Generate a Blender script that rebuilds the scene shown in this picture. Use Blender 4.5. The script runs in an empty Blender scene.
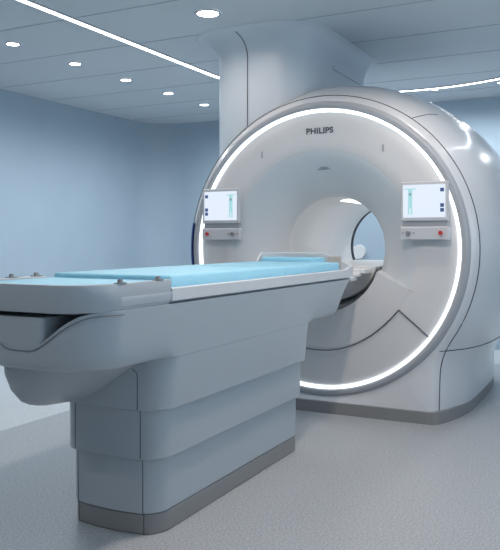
import bpy, bmesh, math
from mathutils import Vector, Matrix
PI = math.pi
S = bpy.context.scene
COL = S.collection

# ------------------------------------------------------------- camera
cam_d = bpy.data.cameras.new('camera'); cam = bpy.data.objects.new('camera', cam_d); COL.objects.link(cam)
cam.location = (1.784, -4.45, 1.1)
cam.rotation_euler = (math.radians(90), 0, math.radians(27.18))
cam_d.sensor_fit = 'HORIZONTAL'; cam_d.sensor_width = 36; cam_d.lens = 36 * 740 / 500
cam_d.shift_y = -0.07; cam_d.clip_start = .05
S.camera = cam

# ------------------------------------------------------------- world + exposure
w = bpy.data.worlds.new('world'); S.world = w; w.use_nodes = True
bg = w.node_tree.nodes['Background']
bg.inputs[0].default_value = (.40, .60, .78, 1); bg.inputs[1].default_value = 2.0
S.view_settings.view_transform = 'Standard'; S.view_settings.look = 'None'
S.view_settings.exposure = .14; S.view_settings.gamma = 1; S.view_settings.use_curve_mapping = False
LED_POWER = 10.5
RING_POWER = 1.15
DOWN_W = 26.0
BIG_W = 13.0
WARM = (1, .86, .76); COOL = (.92, .97, 1)

def side_fill(y, watts):  # added area lamp at an unseen opening, fills the room from the right
    l = bpy.data.lights.new('window_daylight', 'AREA'); l.shape = 'RECTANGLE'; l.size = 1.15; l.size_y = 1.9; l.energy = watts; l.color = (.84, .92, 1)
    o = bpy.data.objects.new('window_daylight', l); COL.objects.link(o); o.location = (3.66, y, 1.5)
    o.rotation_euler = (0, math.radians(90), 0)
side_fill(-3.6, 3); side_fill(-.8, 7)
CH = 2.54          # ceiling height

# ------------------------------------------------------------- materials
def mat(name, col, rough=.4, metal=0, coat=0, emit=None, es=0, spec=.5):
    m = bpy.data.materials.new(name); m.use_nodes = True
    b = m.node_tree.nodes['Principled BSDF']
    b.inputs['Base Color'].default_value = (*col, 1); b.inputs['Roughness'].default_value = rough
    b.inputs['Metallic'].default_value = metal; b.inputs['Coat Weight'].default_value = coat
    b.inputs['Coat Roughness'].default_value = .12
    b.inputs['Specular IOR Level'].default_value = spec
    if emit:
        b.inputs['Emission Color'].default_value = (*emit, 1); b.inputs['Emission Strength'].default_value = es
    return m
def noisy(m, scale, c0, c1, lo=.35, hi=.65, detail=3, bump=0):
    nt = m.node_tree; b = nt.nodes['Principled BSDF']
    tc = nt.nodes.new('ShaderNodeTexCoord'); n = nt.nodes.new('ShaderNodeTexNoise')
    n.inputs['Scale'].default_value = scale; n.inputs['Detail'].default_value = detail
    nt.links.new(tc.outputs['Object'], n.inputs['Vector'])
    r = nt.nodes.new('ShaderNodeValToRGB'); r.color_ramp.elements[0].position = lo; r.color_ramp.elements[1].position = hi
    r.color_ramp.elements[0].color = (*c0, 1); r.color_ramp.elements[1].color = (*c1, 1)
    nt.links.new(n.outputs['Fac'], r.inputs[0]); nt.links.new(r.outputs[0], b.inputs['Base Color'])
    if bump:
        bp = nt.nodes.new('ShaderNodeBump'); bp.inputs['Strength'].default_value = bump; bp.inputs['Distance'].default_value = .001
        nt.links.new(n.outputs['Fac'], bp.inputs['Height']); nt.links.new(bp.outputs[0], b.inputs['Normal'])
    return m
M = dict(
    wall=noisy(mat('wall_paint', (.42, .525, .615), .55), 2, (.41, .515, .605), (.43, .535, .625)),
    ceiling=noisy(mat('ceiling_panel', (.60, .655, .70), .5), 1.5, (.59, .645, .69), (.61, .665, .71)),
    floor=noisy(mat('floor_speckled_vinyl', (.4, .43, .45), .34), 120, (.34, .36, .38), (.53, .55, .575), .38, .62, 3),
    floor2=noisy(mat('floor_pale_vinyl', (.6, .62, .63), .3), 95, (.60, .63, .65), (.68, .71, .72), .4, .6, 4),
    shell=mat('gloss_white_shell', (.70, .71, .73), .26, coat=.5),
    face=mat('satin_white_face', (.72, .72, .73), .38, coat=.15),
    funnel=mat('satin_grey_blue_funnel', (.68, .71, .74), .42),
    bore=mat('white_bore', (.78, .79, .80), .35),
    column=mat('column_shroud', (.62, .68, .74), .42),
    bezel=mat('grey_bezel', (.42, .44, .47), .35),
    grey=mat('warm_grey_plinth', (.27, .27, .27), .45),
    seam=mat('dark_seam', (.06, .07, .09), .6),
    lightseam=mat('soft_seam', (.20, .22, .25), .6),
    table=mat('table_cover', (.44, .49, .53), .34, coat=.2),
    rim=mat('table_rim', (.66, .69, .72), .35),
    blue=noisy(mat('blue_mattress', (.2, .55, .8), .5), 60, (.30, .64, .82), (.34, .68, .85)),
    blue2=mat('blue_pad', (.28, .63, .82), .5),
    dark=mat('dark_rubber', (.03, .035, .045), .5),
    navy=mat('navy_trim', (.03, .07, .25), .4),
    knob=mat('brushed_knob', (.40, .38, .38), .3, .6),
    panel=mat('panel_plastic', (.62, .63, .66), .4),
    panel_d=mat('panel_recess', (.42, .43, .46), .5),
    red=mat('red_button', (.55, .05, .06), .4),
    screen=mat('screen_glow', (.02, .02, .02), .3, emit=(.80, .88, 1), es=.88),
    teal=mat('screen_teal', (.02, .02, .02), .3, emit=(.42, .76, .80), es=.85),
    icon=mat('screen_icon', (.02, .02, .02), .3, emit=(.04, .09, .26), es=.8),
    logo=mat('logo_grey', (.10, .11, .13), .5),
    faint=mat('faint_print', (.34, .37, .41), .5),
    ring=mat('ring_glow', (1, 1, 1), .5, emit=(.90, .97, 1), es=RING_POWER),
    led=mat('led_glow', (1, 1, 1), .5, emit=(.90, .95, 1), es=LED_POWER),
    lamp=mat('downlight_glow', (1, 1, 1), .5, emit=(.95, .97, 1), es=14),
    trim=mat('metal_trim', (.45, .47, .5), .3, .7),
    beige=mat('beige_plastic', (.52, .48, .44), .5),
)

# ------------------------------------------------------------- helpers
def link(name, bm, m, parent=None, smooth=True, bevel=0, seg=3, angle=35):
    bmesh.ops.remove_doubles(bm, verts=bm.verts, dist=1e-6)
    bmesh.ops.recalc_face_normals(bm, faces=bm.faces)
    me = bpy.data.meshes.new(name); bm.to_mesh(me); bm.free()
    o = bpy.data.objects.new(name, me); COL.objects.link(o)
    me.materials.append(m)
    if smooth:
        for p in me.polygons: p.use_smooth = True
        a = math.radians(angle)
        bm2 = bmesh.new(); bm2.from_mesh(me)
        for e in bm2.edges:
            if len(e.link_faces) == 2 and e.calc_face_angle(0) > a: e.smooth = False
        bm2.to_mesh(me); bm2.free()
    if bevel:
        for e_ in me.edges: e_.use_edge_sharp = False
        b = o.modifiers.new('bevel', 'BEVEL'); b.width = bevel; b.segments = seg; b.limit_method = 'ANGLE'
        b.angle_limit = math.radians(30); b.harden_normals = True
    if parent:
        o.parent = parent
        o.matrix_parent_inverse = Matrix.Translation(-Vector(parent.location))
    return o
def tag(o, label=None, cat=None, group=None, kind=None):
    if label: o['label'] = label
    if cat: o['category'] = cat
    if group: o['group'] = group
    if kind: o['kind'] = kind
    return o
def thing(name, loc, label, cat, group=None):
    o = bpy.data.objects.new(name, None); COL.objects.link(o); o.location = loc; o.empty_display_size = .1
    return tag(o, label, cat, group)
def box(bm, x0, x1, y0, y1, z0, z1):
    r = bmesh.ops.create_cube(bm, size=1)
    for v in r['verts']:
        v.co = Vector(((x0 + x1) / 2 + v.co.x * (x1 - x0), (y0 + y1) / 2 + v.co.y * (y1 - y0), (z0 + z1) / 2 + v.co.z * (z1 - z0)))
def loft(bm, rings, closed=True, cap0=True, cap1=True):
    R = [[bm.verts.new(p) for p in r] for r in rings]
    n = len(R[0])
    for a, b in zip(R, R[1:]):
        for i in range(n if closed else n - 1):
            j = (i + 1) % n
            try: bm.faces.new((a[i], a[j], b[j], b[i]))
            except ValueError: pass
    if cap0: bm.faces.new(R[0])
    if cap1: bm.faces.new(R[-1])
    return R
def tube(bm, pts, r, n=8, closed=False):
    pts = [Vector(p) for p in pts]; rings = []
    for i, p in enumerate(pts):
        a = pts[i - 1] if (i or closed) else p; b = pts[(i + 1) % len(pts)] if (i < len(pts) - 1 or closed) else p
        d = (b - a).normalized(); up = Vector((0, 0, 1)) if abs(d.z) < .9 else Vector((1, 0, 0))
        u = d.cross(up).normalized(); v = d.cross(u)
        rings.append([p + u * r * math.cos(2 * PI * k / n) + v * r * math.sin(2 * PI * k / n) for k in range(n)])
    if closed: rings.append(rings[0])
    loft(bm, rings, cap0=not closed, cap1=not closed)
def lathe_y(bm, prof, cz, n=160, cx=0, a0=0, a1=2 * PI):
    """profile of (radius, y) swept around the bore axis"""
    full = abs(a1 - a0 - 2 * PI) < 1e-6
    k = n if full else n + 1
    rings = [[Vector((cx + r * math.cos(a0 + (a1 - a0) * i / n), y, cz + r * math.sin(a0 + (a1 - a0) * i / n))) for i in range(k)] for r, y in prof]
    loft(bm, rings, closed=full, cap0=False, cap1=False)
def disc_z(bm, x, y, z0, z1, r, n=32, r1=None):
    r1 = r if r1 is None else r1
    loft(bm, [[(x + r * math.cos(2 * PI * i / n), y + r * math.sin(2 * PI * i / n), z0) for i in range(n)],
              [(x + r1 * math.cos(2 * PI * i / n), y + r1 * math.sin(2 * PI * i / n), z1) for i in range(n)]])
def cyl_y(bm, x, z, y0, y1, r, n=24, r1=None):
    r1 = r if r1 is None else r1
    loft(bm, [[(x + r * math.cos(2 * PI * i / n), y0, z + r * math.sin(2 * PI * i / n)) for i in range(n)],
              [(x + r1 * math.cos(2 * PI * i / n), y1, z + r1 * math.sin(2 * PI * i / n)) for i in range(n)]])
def plan(cx, hw, y0, y1, rf, rr, bow=0, n=12, m=10):
    """rounded rectangle seen from above, same point count every time; front (y0) may bow out"""
    P = []
    def arc(px, py, r, a):
        for i in range(n + 1):
            t = a + PI / 2 * i / n; P.append((px + r * math.cos(t), py + r * math.sin(t)))
    arc(cx - hw + rf, y0 + rf, rf, PI)
    for i in range(1, m):
        P.append((cx - hw + rf + (2 * hw - 2 * rf) * i / m, y0))
    arc(cx + hw - rf, y0 + rf, rf, 1.5 * PI)
    for i in range(1, m): P.append((cx + hw, y0 + rf + (y1 - rr - y0 - rf) * i / m))
    arc(cx + hw - rr, y1 - rr, rr, 0)
    arc(cx - hw + rr, y1 - rr, rr, PI / 2)
    for i in range(1, m): P.append((cx - hw, y1 - rr + (y0 + rf - y1 + rr) * i / m))
    if bow:
        P = [(x, y - bow * (1 - ((x - cx) / hw) ** 2) * max(0, 1 - (y - y0) / .25)) for x, y in P]
    return P
def at(P, z): return [(x, y, z) for x, y in P]
def smax(a, b, k):
    h = max(k - abs(a - b), 0) / k
    return max(a, b) + h * h * k * .25
def sst(t): t = max(0, min(1, t)); return t * t * (3 - 2 * t)

# ------------------------------------------------------------- room
XL, XR, YB, YF = -3.55, 3.6, 3.30, -6.2
def struct(name, bm, m, **k): return tag(link(name, bm, m, **k), kind='structure')
LX, LR, LCX, LCY, LY0 = -1.45, 1.5, .05, 1.08, -2.9
def racetrack(r, n=48, dy0=0):
    P = [(LCX + r * math.cos(PI * i / n), LCY + r * math.sin(PI * i / n)) for i in range(n + 1)]
    P += [(LCX + r * math.cos(PI + PI * i / n), LY0 + r * math.sin(PI + PI * i / n)) for i in range(n + 1)]
    return P
bm = bmesh.new(); box(bm, XL, XR, YF, YB, -.12, -.004); struct('floor', bm, M['floor2'], smooth=False)
bm = bmesh.new(); loft(bm, [at(racetrack(1.49), -.004), at(racetrack(1.49), 0)])
struct('trim_1', bm, M['floor'], smooth=False)
bm = bmesh.new(); box(bm, XL, XR, YF, YB, CH, CH + .1); struct('ceiling', bm, M['ceiling'], smooth=False)
# left wall with the rounded corner into the back wall
cr = .45
bm = bmesh.new()
def wallstrip(bm, pts, off):
    inn = [bm.verts.new((x, y, z)) for z in (-.004, CH) for x, y in pts]
    n = len(pts)
    for i in range(n - 1): bm.faces.new((inn[i], inn[i + 1], inn[n + i + 1], inn[n + i]))
    out = [bm.verts.new((x + ox, y + oy, z)) for z in (-.004, CH) for (x, y), (ox, oy) in zip(pts, off)]
    for i in range(n - 1): bm.faces.new((out[i], out[i + 1], out[n + i + 1], out[n + i]))
    for i in range(n - 1):
        bm.faces.new((inn[i], inn[i + 1], out[i + 1], out[i])); bm.faces.new((inn[n + i], inn[n + i + 1], out[n + i + 1], out[n + i]))
    for i in (0, n - 1): bm.faces.new((inn[i], out[i], out[n + i], inn[n + i]))
arc = [(XL + cr - cr * math.cos(PI / 2 * i / 16), YB - cr + cr * math.sin(PI / 2 * i / 16)) for i in range(17)]
pl = [(XL, YF)] + arc
wallstrip(bm, pl, [(-.12, 0)] + [(-.12 * math.cos(PI / 2 * i / 16), .12 * math.sin(PI / 2 * i / 16)) for i in range(17)])
struct('wall_left', bm, M['wall'])
bm = bmesh.new(); box(bm, XL + cr, XR, YB, YB + .12, -.004, CH); struct('wall_back', bm, M['wall'], smooth=False)
bm = bmesh.new(); box(bm, XL, XR + .12, YF - .12, YF, -.004, CH); struct('wall_front', bm, M['wall'], smooth=False)
# right wall; its two unseen window openings are added to light the room
bm = bmesh.new()
wy = [(-4.6, -2.6), (-1.8, .2)]
box(bm, XR, XR + .12, YF, -4.6, -.004, CH); box(bm, XR, XR + .12, -2.6, -1.8, -.004, CH); box(bm, XR, XR + .12, .2, YB + .12, -.004, CH)
for a, b in wy:
    box(bm, XR, XR + .12, a, b, -.004, .9); box(bm, XR, XR + .12, a, b, 2.1, CH)
struct('wall_right', bm, M['wall'], smooth=False)
for k, (a, b) in enumerate(wy):
    bm = bmesh.new()
    for y0, y1 in ((a, a + .05), (b - .05, b), ((a + b) / 2 - .025, (a + b) / 2 + .025)): box(bm, XR + .02, XR + .08, y0, y1, .9, 2.1)
    for z0, z1 in ((.9, .95), (2.05, 2.1)): box(bm, XR + .021, XR + .079, a, b, z0, z1)
    struct('window_%d' % (k + 1), bm, M['trim'], smooth=False)
# ceiling panel joints
bm = bmesh.new()
for k in range(-7, 6):
    y = .70 * k
    box(bm, -3.5 + (0 if y < 2.9 else .4), XR, y - .003, y + .003, CH - .002, CH)
struct('trim_2', bm, mat('panel_joint_grey', (.36, .40, .44), .6), smooth=False)
# ------------------------------------------------------------- ceiling lights
t = thing('ceiling_light_strip', (LX, -.5, CH), 'continuous glowing light strip looping across the ceiling around the scanner', 'light strip')
bm = bmesh.new()
def loopband(bm, r0, r1, z0, z1):
    a = racetrack(r0); b = racetrack(r1)
    rings = [at(a, z1), at(a, z0), at(b, z0), at(b, z1), at(a, z1)]
    loft(bm, rings, cap0=False, cap1=False)
loopband(bm, 1.478, 1.522, CH - .006, CH - .0005); link('light_diffuser', bm, M['led'], t)
bm = bmesh.new(); loopband(bm, 1.522, 1.534, CH - .010, CH - .0005); link('outer_edge_trim', bm, M['panel'], t)
bm = bmesh.new(); loopband(bm, 1.466, 1.478, CH - .010, CH - .0005); link('inner_edge_trim', bm, M['panel'], t)

def lamp_light(t, x, y, r, watts, col, spot=172):
    l = bpy.data.lights.new('downlight_beam', 'SPOT'); l.energy = watts; l.color = col
    l.spot_size = math.radians(spot); l.spot_blend = .8; l.shadow_soft_size = r
    o = bpy.data.objects.new('downlight_beam', l); COL.objects.link(o); o.location = (0, 0, -.03); o.parent = t
def downlight(x, y, r, label, group, watts, col=COOL):
    t = thing('ceiling_downlight', (x, y, CH), label, 'ceiling light', group)
    bm = bmesh.new()
    prof = [(r * .80, CH - .001), (r * .80, CH - .006), (r * .92, CH - .010), (r, CH - .004), (r, CH - .0005)]
    loft(bm, [[(x + q * math.cos(2 * PI * i / 32), y + q * math.sin(2 * PI * i / 32), z) for i in range(32)] for q, z in prof], cap0=False, cap1=False)
    link('frame', bm, M['trim'], t)
    bm = bmesh.new(); disc_z(bm, x, y, CH - .005, CH - .001, r * .80); link('diffuser', bm, M['lamp'], t)
    lamp_light(t, x, y, r * .8, watts, col)
names = ['first small round downlight from the left picture edge, nearest in the row', 'second small round downlight from the left picture edge in the row',
         'middle one of the five small round downlights along the left wall', 'fourth small round downlight, second nearest the grey ceiling column',
         'fifth small round downlight, farthest in the row and closest beside the ceiling column']
for k in range(5):
    downlight(-2.24, -.42 + .685 * k, .056, names[k], 'small downlights along the left wall', DOWN_W)
downlight(-.598, -.396, .085, 'large round downlight in the ceiling directly in front of the column', 'large downlights', BIG_W, WARM)
downlight(.13, 2.63, .04, 'small downlight on the light strip just above the scanner top', 'small downlights at the back', DOWN_W * .9)
downlight(.74, 2.60, .04, 'small downlight at the right picture edge behind the scanner', 'small downlights at the back', DOWN_W * .9)
for x, q in ((-.75, 'hidden'), (1.6, 'x')):  # two unseen lamps added to brighten the back of the room
    downlight(x, 2.62, .04, 'small downlight on the light strip directly behind the ceiling column' if q == 'hidden' else 'small downlight in the far right corner of the ceiling', 'small downlights at the back', DOWN_W * .9)
# unseen lamps added to light the room; the first follows the table's shadow
for x, y, q2, q in ((.74, -1.9, BIG_W * 6, 'large round downlight over the floor to the right of the patient table'), (.9, -.55, BIG_W * 2, 'large round downlight in front of the right half of the scanner'),
                (-.6, -4.3, BIG_W * 2.2, 'large round downlight over the foot end of the patient table')):
    downlight(x, y, .085, q, 'large downlights ahead of the scanner', q2, WARM)

# ------------------------------------------------------------- scanner
ZC = 1.044
sc = thing('mri_scanner', (0, .85, 0), 'large white cylindrical MRI scanner with glowing ring around its bore', 'MRI scanner')
sect = [(.955, .014, .715), (.970, .03, .738), (.995, .06, .762), (1.028, .12, .792), (1.070, .20, .825), (1.100, .30, .858), (1.125, .42, .875), (1.146, .60, .880),
        (1.157, .85, .880), (1.155, 1.10, .880), (1.138, 1.30, .872), (1.098, 1.50, .850), (1.04, 1.64, .80), (.97, 1.72, .74)]
NB = 96
def section(R, y, wd, grow=0, zmin=.070):
    """upright cylinder section that runs down into a straight foot; right half then mirrored"""
    R += grow; wd += grow
    zb = ZC - zmin
    ac = -math.atan2(zb, wd)
    P = []
    for i in range(NB + 1):
        a = PI / 2 + (ac - PI / 2) * i / NB
        r = R
        if a < 0:
            r = smax(R, wd / max(.05, math.cos(a)), .09) if a > ac - 1 else R
        x, z = r * math.cos(a), r * math.sin(a)
        if z < -zb: x, z = x, -zb
        if i == NB: z = -zb
        P.append((x, y - .055 * max(0, 1 - (ZC + z) / .35) * max(0, 1 - y / .2), ZC + z))
    for i in range(1, 25):
        P.append((P[NB][0] * (1 - i / 24), P[NB][1], ZC - zb))
    Q = [(-x, yy, z) for x, yy, z in P[1:-1]][::-1]
    return P + Q
bm = bmesh.new(); loft(bm, [section(R, y, wd) for R, y, wd in sect], cap0=False, cap1=False)
# front wall of the shell (from the bezel circle out to the edge of the first section)
first = section(*sect[0])
def fwd(y, z): return y - .055 * max(0, 1 - z / .35) * max(0, 1 - y / .2)
def polar_ring(P, r, y):
    out = []
    for (x, _, z) in P:
        v = Vector((x, 0, z - ZC)).normalized() * r; out.append((v.x, y, ZC + v.z))
    return out
loft(bm, [first, polar_ring(first, .93, .012)], cap0=False, cap1=False)
last = section(*sect[-1])
loft(bm, [last, polar_ring(last, .52, 1.78)], cap0=False, cap1=False)
body = link('body_shell', bm, M['shell'], sc, angle=50)
# plinth
bm = bmesh.new()
def foot(y, wd, g, z): return [(x, y, z) for x in (-(wd + g), wd + g)]
fr = [(wd, y) for R, y, wd in sect]
def foot_outline(g):
    fr2 = [(.700, .000), (.745, .002), (.770, .020), (.800, .07), (.838, .18), (.862, .30), (.876, .42), (.880, .6), (.880, 1.1), (.872, 1.3), (.85, 1.5), (.80, 1.64), (.74, 1.72)]
    Rr = [(wd + g, y - .050 * max(0, 1 - y / .2)) for wd, y in fr2]
    return Rr + [(-x, y) for x, y in Rr[::-1]]
loft(bm, [at(foot_outline(-.002), .0), at(foot_outline(-.002), .072)]); link('plinth', bm, M['grey'], sc, angle=50)

# bezel round the ring light
bm = bmesh.new()
lathe_y(bm, [(.9025, .03), (.9025, -.004), (.912, -.014), (.930, -.014), (.944, -.004), (.953, .014), (.957, .034)], ZC)
link('bezel', bm, M['bezel'], sc)
bm = bmesh.new(); lathe_y(bm, [(.882, .02), (.882, -.002), (.885, -.005), (.899, -.005), (.902, -.002), (.902, .02)], ZC)
link('ring_light', bm, M['ring'], sc)
# navy trim strip on the left flank of the bezel
bm = bmesh.new(); lathe_y(bm, [(.957, -.004), (.966, -.004), (.966, .03), (.957, .03), (.957, -.004)], ZC, 24, a0=math.radians(169.5), a1=math.radians(189))
link('navy_trim_strip', bm, M['navy'], sc)
# front face plate
bm = bmesh.new(); lathe_y(bm, [(.8815, .022), (.880, .010), (.868, .006), (.80, .004), (.70, .002), (.645, .002), (.636, .006)], ZC)
link('front_face', bm, M['face'], sc)
# funnel
bm = bmesh.new()
pr = [(.636, .006)]
for i in range(1, 25):
    a = i / 24
    pr.append((.636 - .286 * (1 - (1 - a) ** 1.55), .006 + .30 * a ** 1.35))
lathe_y(bm, pr, ZC); link('funnel', bm, M['funnel'], sc, angle=80)
bm = bmesh.new()
lathe_y(bm, [(.350, .306), (.350, 1.60), (.358, 1.625), (.372, 1.64)], ZC); link('bore_liner', bm, M['bore'], sc)
bm = bmesh.new(); lathe_y(bm, [(.365, 1.635), (.352, 1.645), (.352, 1.672), (.38, 1.68)], ZC); link('rear_gasket', bm, M['dark'], sc)
bm = bmesh.new(); lathe_y(bm, [(.375, 1.675), (.41, 1.70), (.46, 1.74), (.525, 1.78)], ZC); link('rear_funnel', bm, M['bore'], sc)
# docking cover: lower filler plate with a round cut-out
bm = bmesh.new()
RI, zt = .412, .900
outer, inner = [], []
for i in range(49):
    a = -PI + math.asin((ZC - zt) / .64) + (PI - 2 * math.asin((ZC - zt) / .64)) * i / 48
    outer.append((.64 * math.cos(a), ZC + .64 * math.sin(a)))
    b = -PI + math.asin((ZC - zt) / RI) + (PI - 2 * math.asin((ZC - zt) / RI)) * i / 48
    inner.append((RI * math.cos(b), ZC + RI * math.sin(b)))
def dz(p):   # the outer ends of the top edge drop away
    x, z = p; return (x, min(z, zt - max(0, abs(x) - .42) * .6))
outer = [dz(p) for p in outer]
rings = [[(x, .003, z) for x, z in outer], [(x, .0012, z) for x, z in outer], [(x, -.002, z) for x, z in inner], [(x, .012, z - 0) for x, z in inner],
         [(x * .93, .16, ZC + (z - ZC) * .93) for x, z in inner]]
loft(bm, rings, closed=False, cap0=False, cap1=False)
# sloping top ledges of the plate back to the funnel
for s in (0, -1):
    a, b = outer[s], inner[s]
    vs = [bm.verts.new(p) for p in ((a[0], .0012, a[1]), (b[0], -.002, b[1]), (b[0] * .93, .16, b[1] + .01), (a[0] * .86, .16, a[1] + .03))]
    bm.faces.new(vs)
link('docking_cover', bm, M['face'], sc)
bm = bmesh.new()
for r, y in ((.405, .0), (.372, .12)):
    tube(bm, [(r * math.cos(a), y, ZC + r * math.sin(a)) for a in [math.radians(-160 + 140 * i / 40) for i in range(41)]], .0022, 6)
link('docking_seam', bm, M['seam'], sc)
bm = bmesh.new()
for i in range(1):
    lathe_y(bm, [(.3485, .62), (.3485, 1.45)], ZC, 16, a0=math.radians(76), a1=math.radians(104))
link('bore_light', bm, mat('bore_light_glow', (1, 1, 1), .5, emit=(1, .98, .95), es=2.6), sc)
# bed rails that run through the bore
bm = bmesh.new()
aa = math.asin((.93 - ZC) / .349)
seg_ = [(.349 * math.cos(a), ZC + .349 * math.sin(a)) for a in [-PI - aa + (PI + 2 * aa) * i / 32 for i in range(33)]]
loft(bm, [[(x, y, z) for x, z in seg_] for y in (.17, 1.66)]); link('bore_bed', bm, M['bore'], sc, bevel=.006)
bm = bmesh.new()
for x0, x1 in ((-.30, -.12), (-.1, .1), (.12, .30)):
    box(bm, x0, x1, .02, .165, .885, .915)
box(bm, -.27, .27, -.02, .06, .868, .893); box(bm, -.25, .25, -.10, .02, .842, .870)
link('bed_bridge', bm, M['bore'], sc, bevel=.008)

# seams on the shell
def seam(name, pts, r=.0035, m='seam'):
    bm = bmesh.new(); tube(bm, pts, r, 6); return link(name, bm, M[m], sc)
sec = section(.996, .06, .763)
h = sec[:NB + 1][::1]
ring = [(x, y, z) for x, y, z in (section(.996, .06, .763, zmin=.01)) if z > .004]
seamL = [p for p in section(.996, .06, .763, zmin=.012)]
seam('cover_seam', seamL[NB::-1] + [seamL[len(seamL) - i] for i in range(1, NB + 1)], .0032, 'seam')
# short radial seam near the top right, and its twin
def surf(a_deg, y):
    for (R0, y0, w0), (R1, y1, w1) in zip(sect, sect[1:]):
        if y0 <= y <= y1:
            f = (y - y0) / (y1 - y0); R = R0 + (R1 - R0) * f; wd = w0 + (w1 - w0) * f; break
    a = math.radians(a_deg); r = R
    ca = abs(math.cos(a))
    if math.sin(a) < 0: r = smax(R, wd / max(.05, ca), .09)
    return Vector((r * math.cos(a), y, ZC + r * math.sin(a)))
seam('radial_seam', [surf(54 - 3 * i / 10, .06 + .24 * i / 10) for i in range(11)], .003)
seam('radial_seam', [surf(126 + 3 * i / 10, .06 + .24 * i / 10) for i in range(11)], .003)
# horizontal seam round the flank of the foot
zs = .43
for s in (1, -1):
    pts = []
    for y in [.032 + (1.7 - .032) * i / 40 for i in range(41)]:
        lo, hi = -60, 0
        for _ in range(30):
            m_ = (lo + hi) / 2
            if surf(m_, y).z > zs: hi = m_
            else: lo = m_
        p = surf(lo, y); pts.append((s * p.x, p.y, p.z))
    seam('flank_seam', [(s * .70, .012, .500)] + pts, .0035)
# lower face seam with its peak
pts = []
for i in range(41):
    x = -.525 + 1.05 * i / 40
    pts.append((x, -.006, .392 + .279 * (abs(x) / .525) ** 2.2))
seam('face_seam', pts, .0036)
seam('face_seam', [(.525, -.006, .671), (.62, 0, .590), (.705, .004, .515)], .0036)
seam('face_seam', [(-.525, -.006, .671), (-.62, 0, .590), (-.705, .004, .515)], .0036)
# small marks on the face
for x in (-.411, .424):
    bm = bmesh.new(); box(bm, x - .003, x + .003, -.003, .004, 1.655, 1.692); box(bm, x - .001, x + .006, -.003, .004, 1.65, 1.656); link('alignment_mark', bm, M['faint'], sc, smooth=False)
bm = bmesh.new()
# wordmark
def text_mesh(body, width, height, loc, name, m, parent, off=0):
    c = bpy.data.curves.new(name, 'FONT'); c.body = body; c.size = 1; c.extrude = .02; c.offset = off; c.align_x = 'CENTER'; c.space_character = 1.08
    o = bpy.data.objects.new(name, c); COL.objects.link(o)
    bpy.context.view_layer.update()
    me = bpy.data.meshes.new_from_object(o.evaluated_get(bpy.context.evaluated_depsgraph_get()))
    bpy.data.objects.remove(o); bpy.data.curves.remove(c)
    xs = [v.co.x for v in me.vertices]; ys = [v.co.y for v in me.vertices]
    sx = width / (max(xs) - min(xs)); sy = height / (max(ys) - min(ys)); mx = (max(xs) + min(xs)) / 2; my = (max(ys) + min(ys)) / 2
    for v in me.vertices:
        x, y, z = v.co; v.co = (loc[0] + (x - mx) * sx, loc[1] - z * .1, loc[2] + (y - my) * sy)
    me.materials.clear(); me.materials.append(m)
    r = bpy.data.objects.new(name, me); COL.objects.link(r); r.parent = parent; r.matrix_parent_inverse = Matrix.Translation(-Vector(parent.location))
    return r
bm.free()
lg = text_mesh('PHILIPS', .186, .040, (.003, .003, 1.806), 'wordmark', M['logo'], sc, .03)
lg['label'] = 'dark grey PHILIPS wordmark'
# faint small print on the funnel rim
bm = bmesh.new()
for k, (z, wd) in enumerate(((1.572, .05), (1.562, .085))):
    rr = z - ZC
    yy = .006 + .30 * (1 - (1 - (.636 - rr) / .286) ** (1 / 1.55)) ** 1.35
    n = 9
    for i in range(n):
        x0 = .012 - wd / 2 + wd * i / n
        box(bm, x0, x0 + wd / n * .6, yy - .006, yy + .004, z - .003, z + .003)
link('small_print', bm, M['faint'], sc, smooth=False)

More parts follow.
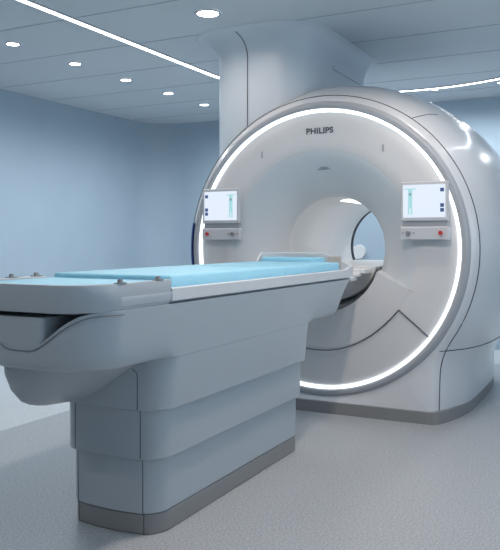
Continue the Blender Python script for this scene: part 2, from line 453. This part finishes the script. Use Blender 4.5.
# control panels on the face
def control_panel(cx, side):
    """side = +1 right panel, -1 left panel (mirrored screen)"""
    Y = -.035
    bm = bmesh.new(); box(bm, cx - .143, cx + .143, Y - .020, Y + .010, 1.212, 1.450)
    p = link('control_panel', bm, M['panel'], sc, bevel=.008)
    p['label'] = 'right touch screen panel' if side > 0 else 'left touch screen panel'
    bm = bmesh.new(); box(bm, cx - .126, cx + .126, Y - .0225, Y - .019, 1.234, 1.430); s = link('screen', bm, M['screen'], p, smooth=False)
    s.matrix_parent_inverse = Matrix.Identity(4)
    kids = [s]
    def sub(name, bm, m, **k):
        o = link(name, bm, m, None, **k); o.parent = p; kids.append(o)
    fx = cx - side * .082
    bm = bmesh.new()
    box(bm, fx - .034, fx + .034, Y - .0245, Y - .022, 1.402, 1.409)
    box(bm, fx - .013, fx + .013, Y - .0246, Y - .022, 1.290, 1.402)
    for dx in (-.009, .009): box(bm, fx + dx - .005, fx + dx + .005, Y - .0245, Y - .022, 1.252, 1.291)
    sub('screen_figure', bm, M['teal'], smooth=False)
    bm = bmesh.new(); box(bm, fx - .006, fx + .006, Y - .026, Y - .024, 1.366, 1.380); sub('figure_marker', bm, M['faint'], smooth=False)
    for z in (1.397, 1.306, 1.278):
        bm = bmesh.new(); bx = cx + side * .108; box(bm, bx - .011, bx + .011, Y - .0245, Y - .022, z - .011, z + .011); sub('screen_icon', bm, M['icon'], smooth=False)
    bm = bmesh.new(); box(bm, cx - .133, cx + .137 if side > 0 else cx + .133, Y - .006, Y + .0295, 1.176, 1.2125); sub('recess', bm, M['panel_d'], smooth=False)
    bm = bmesh.new(); box(bm, cx - .146, cx + .146, Y - .020, Y + .034, 1.100, 1.180); sub('button_box', bm, M['panel'], bevel=.008)
    rx = cx + side * .10
    bm = bmesh.new(); cyl_y(bm, rx, 1.142, Y - .035, Y - .019, .013, r1=.010); sub('stop_button', bm, M['red'])
    kx = cx - side * .095
    bm = bmesh.new(); cyl_y(bm, kx, 1.142, Y - .040, Y - .019, .011, r1=.015); sub('dial', bm, M['knob'])
    for dx in (-.033, .033):
        bm = bmesh.new(); cyl_y(bm, kx + dx, 1.142, Y - .023, Y - .019, .006); sub('dial_mark', bm, M['faint'])
    for k in kids: k.parent = p; k.matrix_parent_inverse = Matrix.Identity(4)
    # children were modelled in world space: cancel the panel's own offset
    return p
for cx, s in ((.692, 1), (-.699, -1)):
    p = control_panel(cx, s)
    p.parent = sc; p.matrix_parent_inverse = Matrix.Translation(-Vector(sc.location))

# ------------------------------------------------------------- ceiling column
cl = thing('pipe_shroud', (-.49, .70, CH), 'blue-grey column shroud flaring from the ceiling down onto the scanner top', 'column')
bm = bmesh.new()
rings = []
def colplan(g): return [(x + (-.507), y) for x, y in [(u * (1 if u < 0 else 1 - g * .35 / .5), v) for u, v in plan(0, .38 + g, .10 - g * 1.1, 1.45 + g, .22 + g * .9, .2 + g * .9, n=16)]]
for z in (1.86, 1.95, 2.1, 2.28): rings.append(at(colplan(0), z))
for i in range(13):
    a = PI / 2 * i / 12
    rings.append(at(colplan(.15 * (1 - math.cos(a))), 2.36 + (CH - 2.365) * math.sin(a)))
rings.append(at(colplan(.155), CH - .001))
# the lower end follows the barrel
def on_barrel(x, y, z):
    R = 1.157
    for (R0, y0, w0), (R1, y1, w1) in zip(sect, sect[1:]):
        if y0 <= y <= y1: R = R0 + (R1 - R0) * (y - y0) / (y1 - y0)
    if y < .03: R = .95
    zz = ZC + math.sqrt(max(.01, (R + .002) ** 2 - x * x))
    return zz
rings[0] = [(x, y, min(on_barrel(x, y, z), 2.205)) for x, y, z in rings[0]]
rings[1] = [(x, y, max(2.05, rings[0][i][2] + .005)) if False else (x, y, rings[0][i][2] + (2.24 - rings[0][i][2]) * .5) for i, (x, y, z) in enumerate(rings[1])]
rings[2] = [(x, y, 2.24) for x, y, z in rings[2]]
base_ = []
for f in (.03, .2, .4, .6, .8):
    q = []
    for x, y, z in rings[0]:
        u, v = -.507 + (x + .507) * f, .775 + (y - .775) * f
        q.append((u, v, min(on_barrel(u, v, 0), 2.21)))
    base_.append(q)
rings = base_ + rings
loft(bm, rings)
link('shroud', bm, M['column'], cl, angle=60)
bm = bmesh.new()
# vertical panel joint on the front left, running up into the flare
fx = -.570
pts = [(fx, .098, on_barrel(fx, .098, 0)), (fx, .098, 2.2), (fx, .098, 2.36)]
for i in range(1, 10):
    a = PI / 2 * i / 12; pts.append((fx - .05 * (i / 10) ** 2, .098 - .165 * (1 - math.cos(a)), 2.36 + (CH - 2.365) * math.sin(a)))
tube(bm, pts, .003, 6); link('panel_joint', bm, M['seam'], cl)
bm = bmesh.new(); tube(bm, [(-.1265, .58, 2.355), (-.1265, .60, 2.335), (-.1265, .75, 2.335), (-.1265, 1.2, 2.335)], .002, 6); link('panel_joint', bm, M['lightseam'], cl)

# ------------------------------------------------------------- patient table
tb = thing('patient_table', (.02, -1.5, 0), 'long grey-blue patient table on a stepped pedestal in front of the scanner', 'patient table')
TX = .020
def tier(name, hw, y0, y1, z0, z1, m, bev=.006, rf=.075, bow=.028):
    bm = bmesh.new(); loft(bm, [at(plan(TX, hw[0], y0, y1, rf, .03, bow), z0), at(plan(TX, hw[1], y0, y1, rf, .03, bow), z1)])
    return link(name, bm, m, tb, bevel=bev, seg=2)
tier('pedestal_plinth', (.209, .209), -2.166, -.885, 0, .078, M['grey'])
tier('pedestal_lower_tier', (.210, .213), -2.172, -.882, .0785, .288, M['table'])
tier('pedestal_middle_tier', (.231, .234), -2.184, -.872, .284, .474, M['table'])
# top tier and main beam in one cover
bm = bmesh.new()
loft(bm, [at(plan(TX, .253, -2.200, -.858, .09, .03, .028), .470), at(plan(TX, .2641, -2.200, -.856, .09, .03, .028), .60), at(plan(TX, .2699, -2.200, -.85, .09, .03, .028), .667), at(plan(TX, .254, -2.186, -.86, .09, .03, .028), .70)])
top = link('pedestal_top_tier', bm, M['table'], tb, bevel=.006, seg=2)
bm = bmesh.new()
N0 = plan(TX, .27, -2.63, -.40, .16, .05)
def beam(z, hw, y0, y1, rf):
    return [(x, y) for x, y in plan(TX, hw, y0, y1, rf, .05, .0, m=60)]
def hlin(z): return .253 + (z - .47) * (.287 - .253) / .398
rows = [(.668, .235, -2.575, -.47, .15), (.672, .252, -2.60, -.445, .16), (.682, .263, -2.615, -.42, .17), (.70, .269, -2.628, -.402, .17), (.74, .275, -2.64, -.375, .17), (.80, .281, -2.65, -.325, .17), (.868, .287, -2.65, -.235, .17)]
R = []
for z, hw, y0, y1, rf in rows:
    ring_ = []
    for x, y in beam(z, hw, y0, y1, rf):
        f = z
        k_ = sst((y + 2.24) / .08) * sst((-.80 - y) / .06)
        if k_ > 0:
            t_ = hlin(z) / hw; x = TX + (x - TX) * (1 + (t_ - 1) * k_)
        if y < -2.44:
            lim = .752 + .116 * sst((abs(x - TX) - .03) / .235)
            f = .668 + (z - .668) * (lim - .668) / .2
        ring_.append((x, y, f))
    R.append(ring_)
# rolled inner edge
def inset(r, g, dz): return [(TX + (x - TX) * (1 - g / .28), y + (g if y < -2.3 else -g * 0), z + dz) for x, y, z in r]
R.append(inset(R[-1], .012, .002)); R.append(inset(R[-1], .03, -.03))
loft(bm, R)
link('beam_cover', bm, M['table'], tb, angle=55)
# belly under the nose
bm = bmesh.new()
BX = [(-.200, .675), (-.202, .615), (-.198, .56), (-.182, .52), (-.16, .502), (-.12, .503), (-.07, .522), (0, .562), (.07, .61), (.13, .65), (.15, .675)]
def belly(y, f, dzb): return [(-.10 + (x + .12) * (.55 + .45 * f), y, .675 - (.675 - z) * f - dzb * f) for x, z in BX]
loft(bm, [belly(-2.555, .12, 0), belly(-2.545, .38, 0), belly(-2.52, .66, 0), belly(-2.485, .86, 0), belly(-2.445, .97, 0), belly(-2.40, 1, .003), belly(-2.30, 1, .012), belly(-2.19, 1, .022)])
link('nose_belly', bm, M['table'], tb, angle=60)
# insert of the nose
bm = bmesh.new(); P_ = plan(-.038, .148, -2.648, -2.35, .02, .02)
loft(bm, [at(P_, .72), at(P_, .850)]); link('nose_insert', bm, M['table'], tb, bevel=.008)
# seam under the insert round the nose
bm = bmesh.new()
pts = [(x + (.003 if x > .2 else 0), y - .002, z - .012) for x, y, z in R[6] if y < -2.46 and x > -.2]
pts = sorted(pts, key=lambda p: (p[0] if p[1] < -2.47 else 1 + p[1]))
tube(bm, pts, .0022, 6); link('nose_seam', bm, M['lightseam'], tb)
# pedestal front joints
def joint(x, zz):
    for z0, z1, y0, hw in zz:
        d = (x - TX) / hw
        rf = .09 if z0 > .47 else .075
        yy = y0
        ex = abs(x - TX) - (hw - rf)
        if ex > 0: yy = y0 + rf - math.sqrt(rf * rf - ex * ex)
        yy -= .028 * (1 - d * d) * max(0, 1 - (yy - y0) / .25)
        pts = [(x, yy, z0), (x, yy, z1)]
        if z0 > .47: pts += [(x - .004, yy - .001, z1 + .012), (x - .02, yy - .003, z1 + .024)]
        bm = bmesh.new(); tube(bm, pts, .0016, 6); link('front_joint', bm, M['seam'], tb)
Z3 = ((0, .078, -2.166, .209), (.08, .286, -2.172, .2115), (.29, .472, -2.184, .2325))
joint(.172, Z3 + ((.475, .60, -2.200, .257),)); joint(-.135, Z3)

# tray: thin floor plus a rolled rim; rises into a lip at the scanner end
bm = bmesh.new()
loft(bm, [at(plan(0, .285, -2.60, -.20, .14, .10), .866), at(plan(0, .306, -2.62, -.15, .15, .12), .885), at(plan(0, .308, -2.62, -.13, .15, .13), .912)])
link('tray', bm, M['rim'], tb, angle=60)
def lip_h(x, y):
    if y < -.34: return .927
    t_ = sst((y + .36) / .14)
    top = .927 + .095 * t_ * (1 if x < .08 else max(.25, 1 - (x - .08) / .26))
    return top
bm = bmesh.new()
out = plan(0, .310, -2.2, -.115, .01, .14, n=14)
inn = plan(0, .292, -2.2, -.135, .01, .125, n=14)
k0 = next(i for i, p in enumerate(out) if p[0] > .3)          # start on the right side
seq = [i for i in range(len(out)) if out[i][1] > -2.195]
seq = sorted(seq, key=lambda i: math.atan2(out[i][1] + 1.2, out[i][0]) if math.atan2(out[i][1] + 1.2, out[i][0]) > -PI / 2 else math.atan2(out[i][1] + 1.2, out[i][0]) + 2 * PI)
o_ = [out[i] for i in seq]; n_ = [inn[i] for i in seq]
def dens(a):
    r = []
    for p, q in zip(a, a[1:]):
        r += [(p[0] + (q[0] - p[0]) * j / 4, p[1] + (q[1] - p[1]) * j / 4) for j in range(4)]
    return r + [a[-1]]
o_ = dens(o_); n_ = dens(n_)
rr = []
for (x, y), (u, v) in zip(o_, n_):
    hgt = lip_h(x, y)
    rr.append([(x, y, .880), (x, y, hgt - .004), (x + (u - x) * .3, y + (v - y) * .3, hgt), (x + (u - x) * .7, y + (v - y) * .7, hgt), (u, v, hgt - .004), (u, v, .880)])
loft(bm, rr); link('tray_rim', bm, M['rim'], tb, angle=50)
# end hood: U-shaped cap round the foot end
bm = bmesh.new()
def U(g, y0, rf, yr=-2.2):
    P = [p for p in plan(0, g, y0, 0, rf, .01, n=16) if p[1] < -2.3 or False]
    left = [p for p in P if p[0] < 0]; 
    P = sorted(P, key=lambda p: math.atan2(p[0], -(p[1] + 2.3)))
    return [(-g, yr)] + P + [(g, yr)]
def Ur(hw, y0, rf, n=16, yr=-2.2):
    P = [(-hw, yr)]
    for i in range(n + 1):
        t_ = PI + PI / 2 * i / n; P.append((-hw + rf + rf * math.cos(t_), y0 + rf + rf * math.sin(t_)))
    for i in range(n + 1):
        t_ = 1.5 * PI + PI / 2 * i / n; P.append((hw - rf + rf * math.cos(t_), y0 + rf + rf * math.sin(t_)))
    return P + [(hw, yr)]
prof = [(Ur(.275, -2.628, .14), .862), (Ur(.298, -2.657, .155), .868), (Ur(.305, -2.666, .16), .888), (Ur(.309, -2.672, .16), .95), (Ur(.306, -2.669, .158), .957), (Ur(.290, -2.653, .145), .958), (Ur(.284, -2.647, .14), .953), (Ur(.284, -2.647, .14), .913)]
cols = []
npt = len(prof[0][0])
for i in range(npt): cols.append([(p[i][0], p[i][1], z) for p, z in prof])
loft(bm, cols); link('end_hood', bm, M['table'], tb, angle=50)
# latches along the hood edges
for x, y in ((.300, -2.49), (.298, -2.27), (-.298, -2.37), (-.298, -2.24)):
    bm = bmesh.new(); box(bm, x - .010, x + .010, y - .022, y + .022, .957, .961)
    disc_z(bm, x, y, .960, .972, .011, 16, .008)
    link('latch_knob', bm, M['knob'], tb)
# low beige catch on the lip
bm = bmesh.new(); box(bm, .12, .20, -.150, -.128, .93, 1.0); link('lip_catch', bm, M['beige'], tb, bevel=.005)

# mattress, resting in the tray
ma = thing('patient_mattress', (0, -1.5, .912), 'long pale blue mattress lying along the patient table', 'mattress')
for k, (y0, y1) in enumerate(((-2.64, -2.165), (-2.160, -1.14), (-1.135, -.365))):
    bm = bmesh.new()
    rf = .14 if k == 0 else .008; r2 = .03 if k == 2 else .008
    if k == 0:
        loft(bm, [at(plan(0, .280, y0, y1, rf, r2), .913), at(plan(0, .281, y0, y1, rf, r2), .945), at(plan(0, .272, y0 + .006, y1 - .003, rf, r2), .951), at(plan(0, .20, y0 + .03, y1 - .004, rf * .8, r2), .949)])
        link('cushion_section', bm, M['blue'], ma, angle=60); continue
    loft(bm, [at(plan(0, .280, y0, y1, rf, r2), .913), at(plan(0, .281, y0, y1, rf, r2), .962), at(plan(0, .272, y0 + .006, y1 - .003, rf, r2), .969), at(plan(0, .20, y0 + .03, y1 - .004, rf * .8, r2), .966)])
    link('cushion_section', bm, M['blue'], ma, angle=60)
pd = bmesh.new()
loft(pd, [at(plan(-.07, .19, -.350, -.165, .05, .05), .913), at(plan(-.07, .19, -.350, -.165, .05, .05), .985), at(plan(-.07, .18, -.342, -.175, .045, .045), .994)])
tag(link('head_pad', pd, M['blue2'], angle=50), 'small blue head pad against the raised end of the table', 'cushion')
# small white fixture seen through the bore on the back wall
wf = thing('wall_fixture', (-.85, YB, .97), 'small round white fixture on the back wall seen through the bore', 'wall fixture')
bm = bmesh.new(); cyl_y(bm, -.85, .97, YB - .05, YB, .075, 32, .08); link('cover_disc', bm, M['bore'], wf)
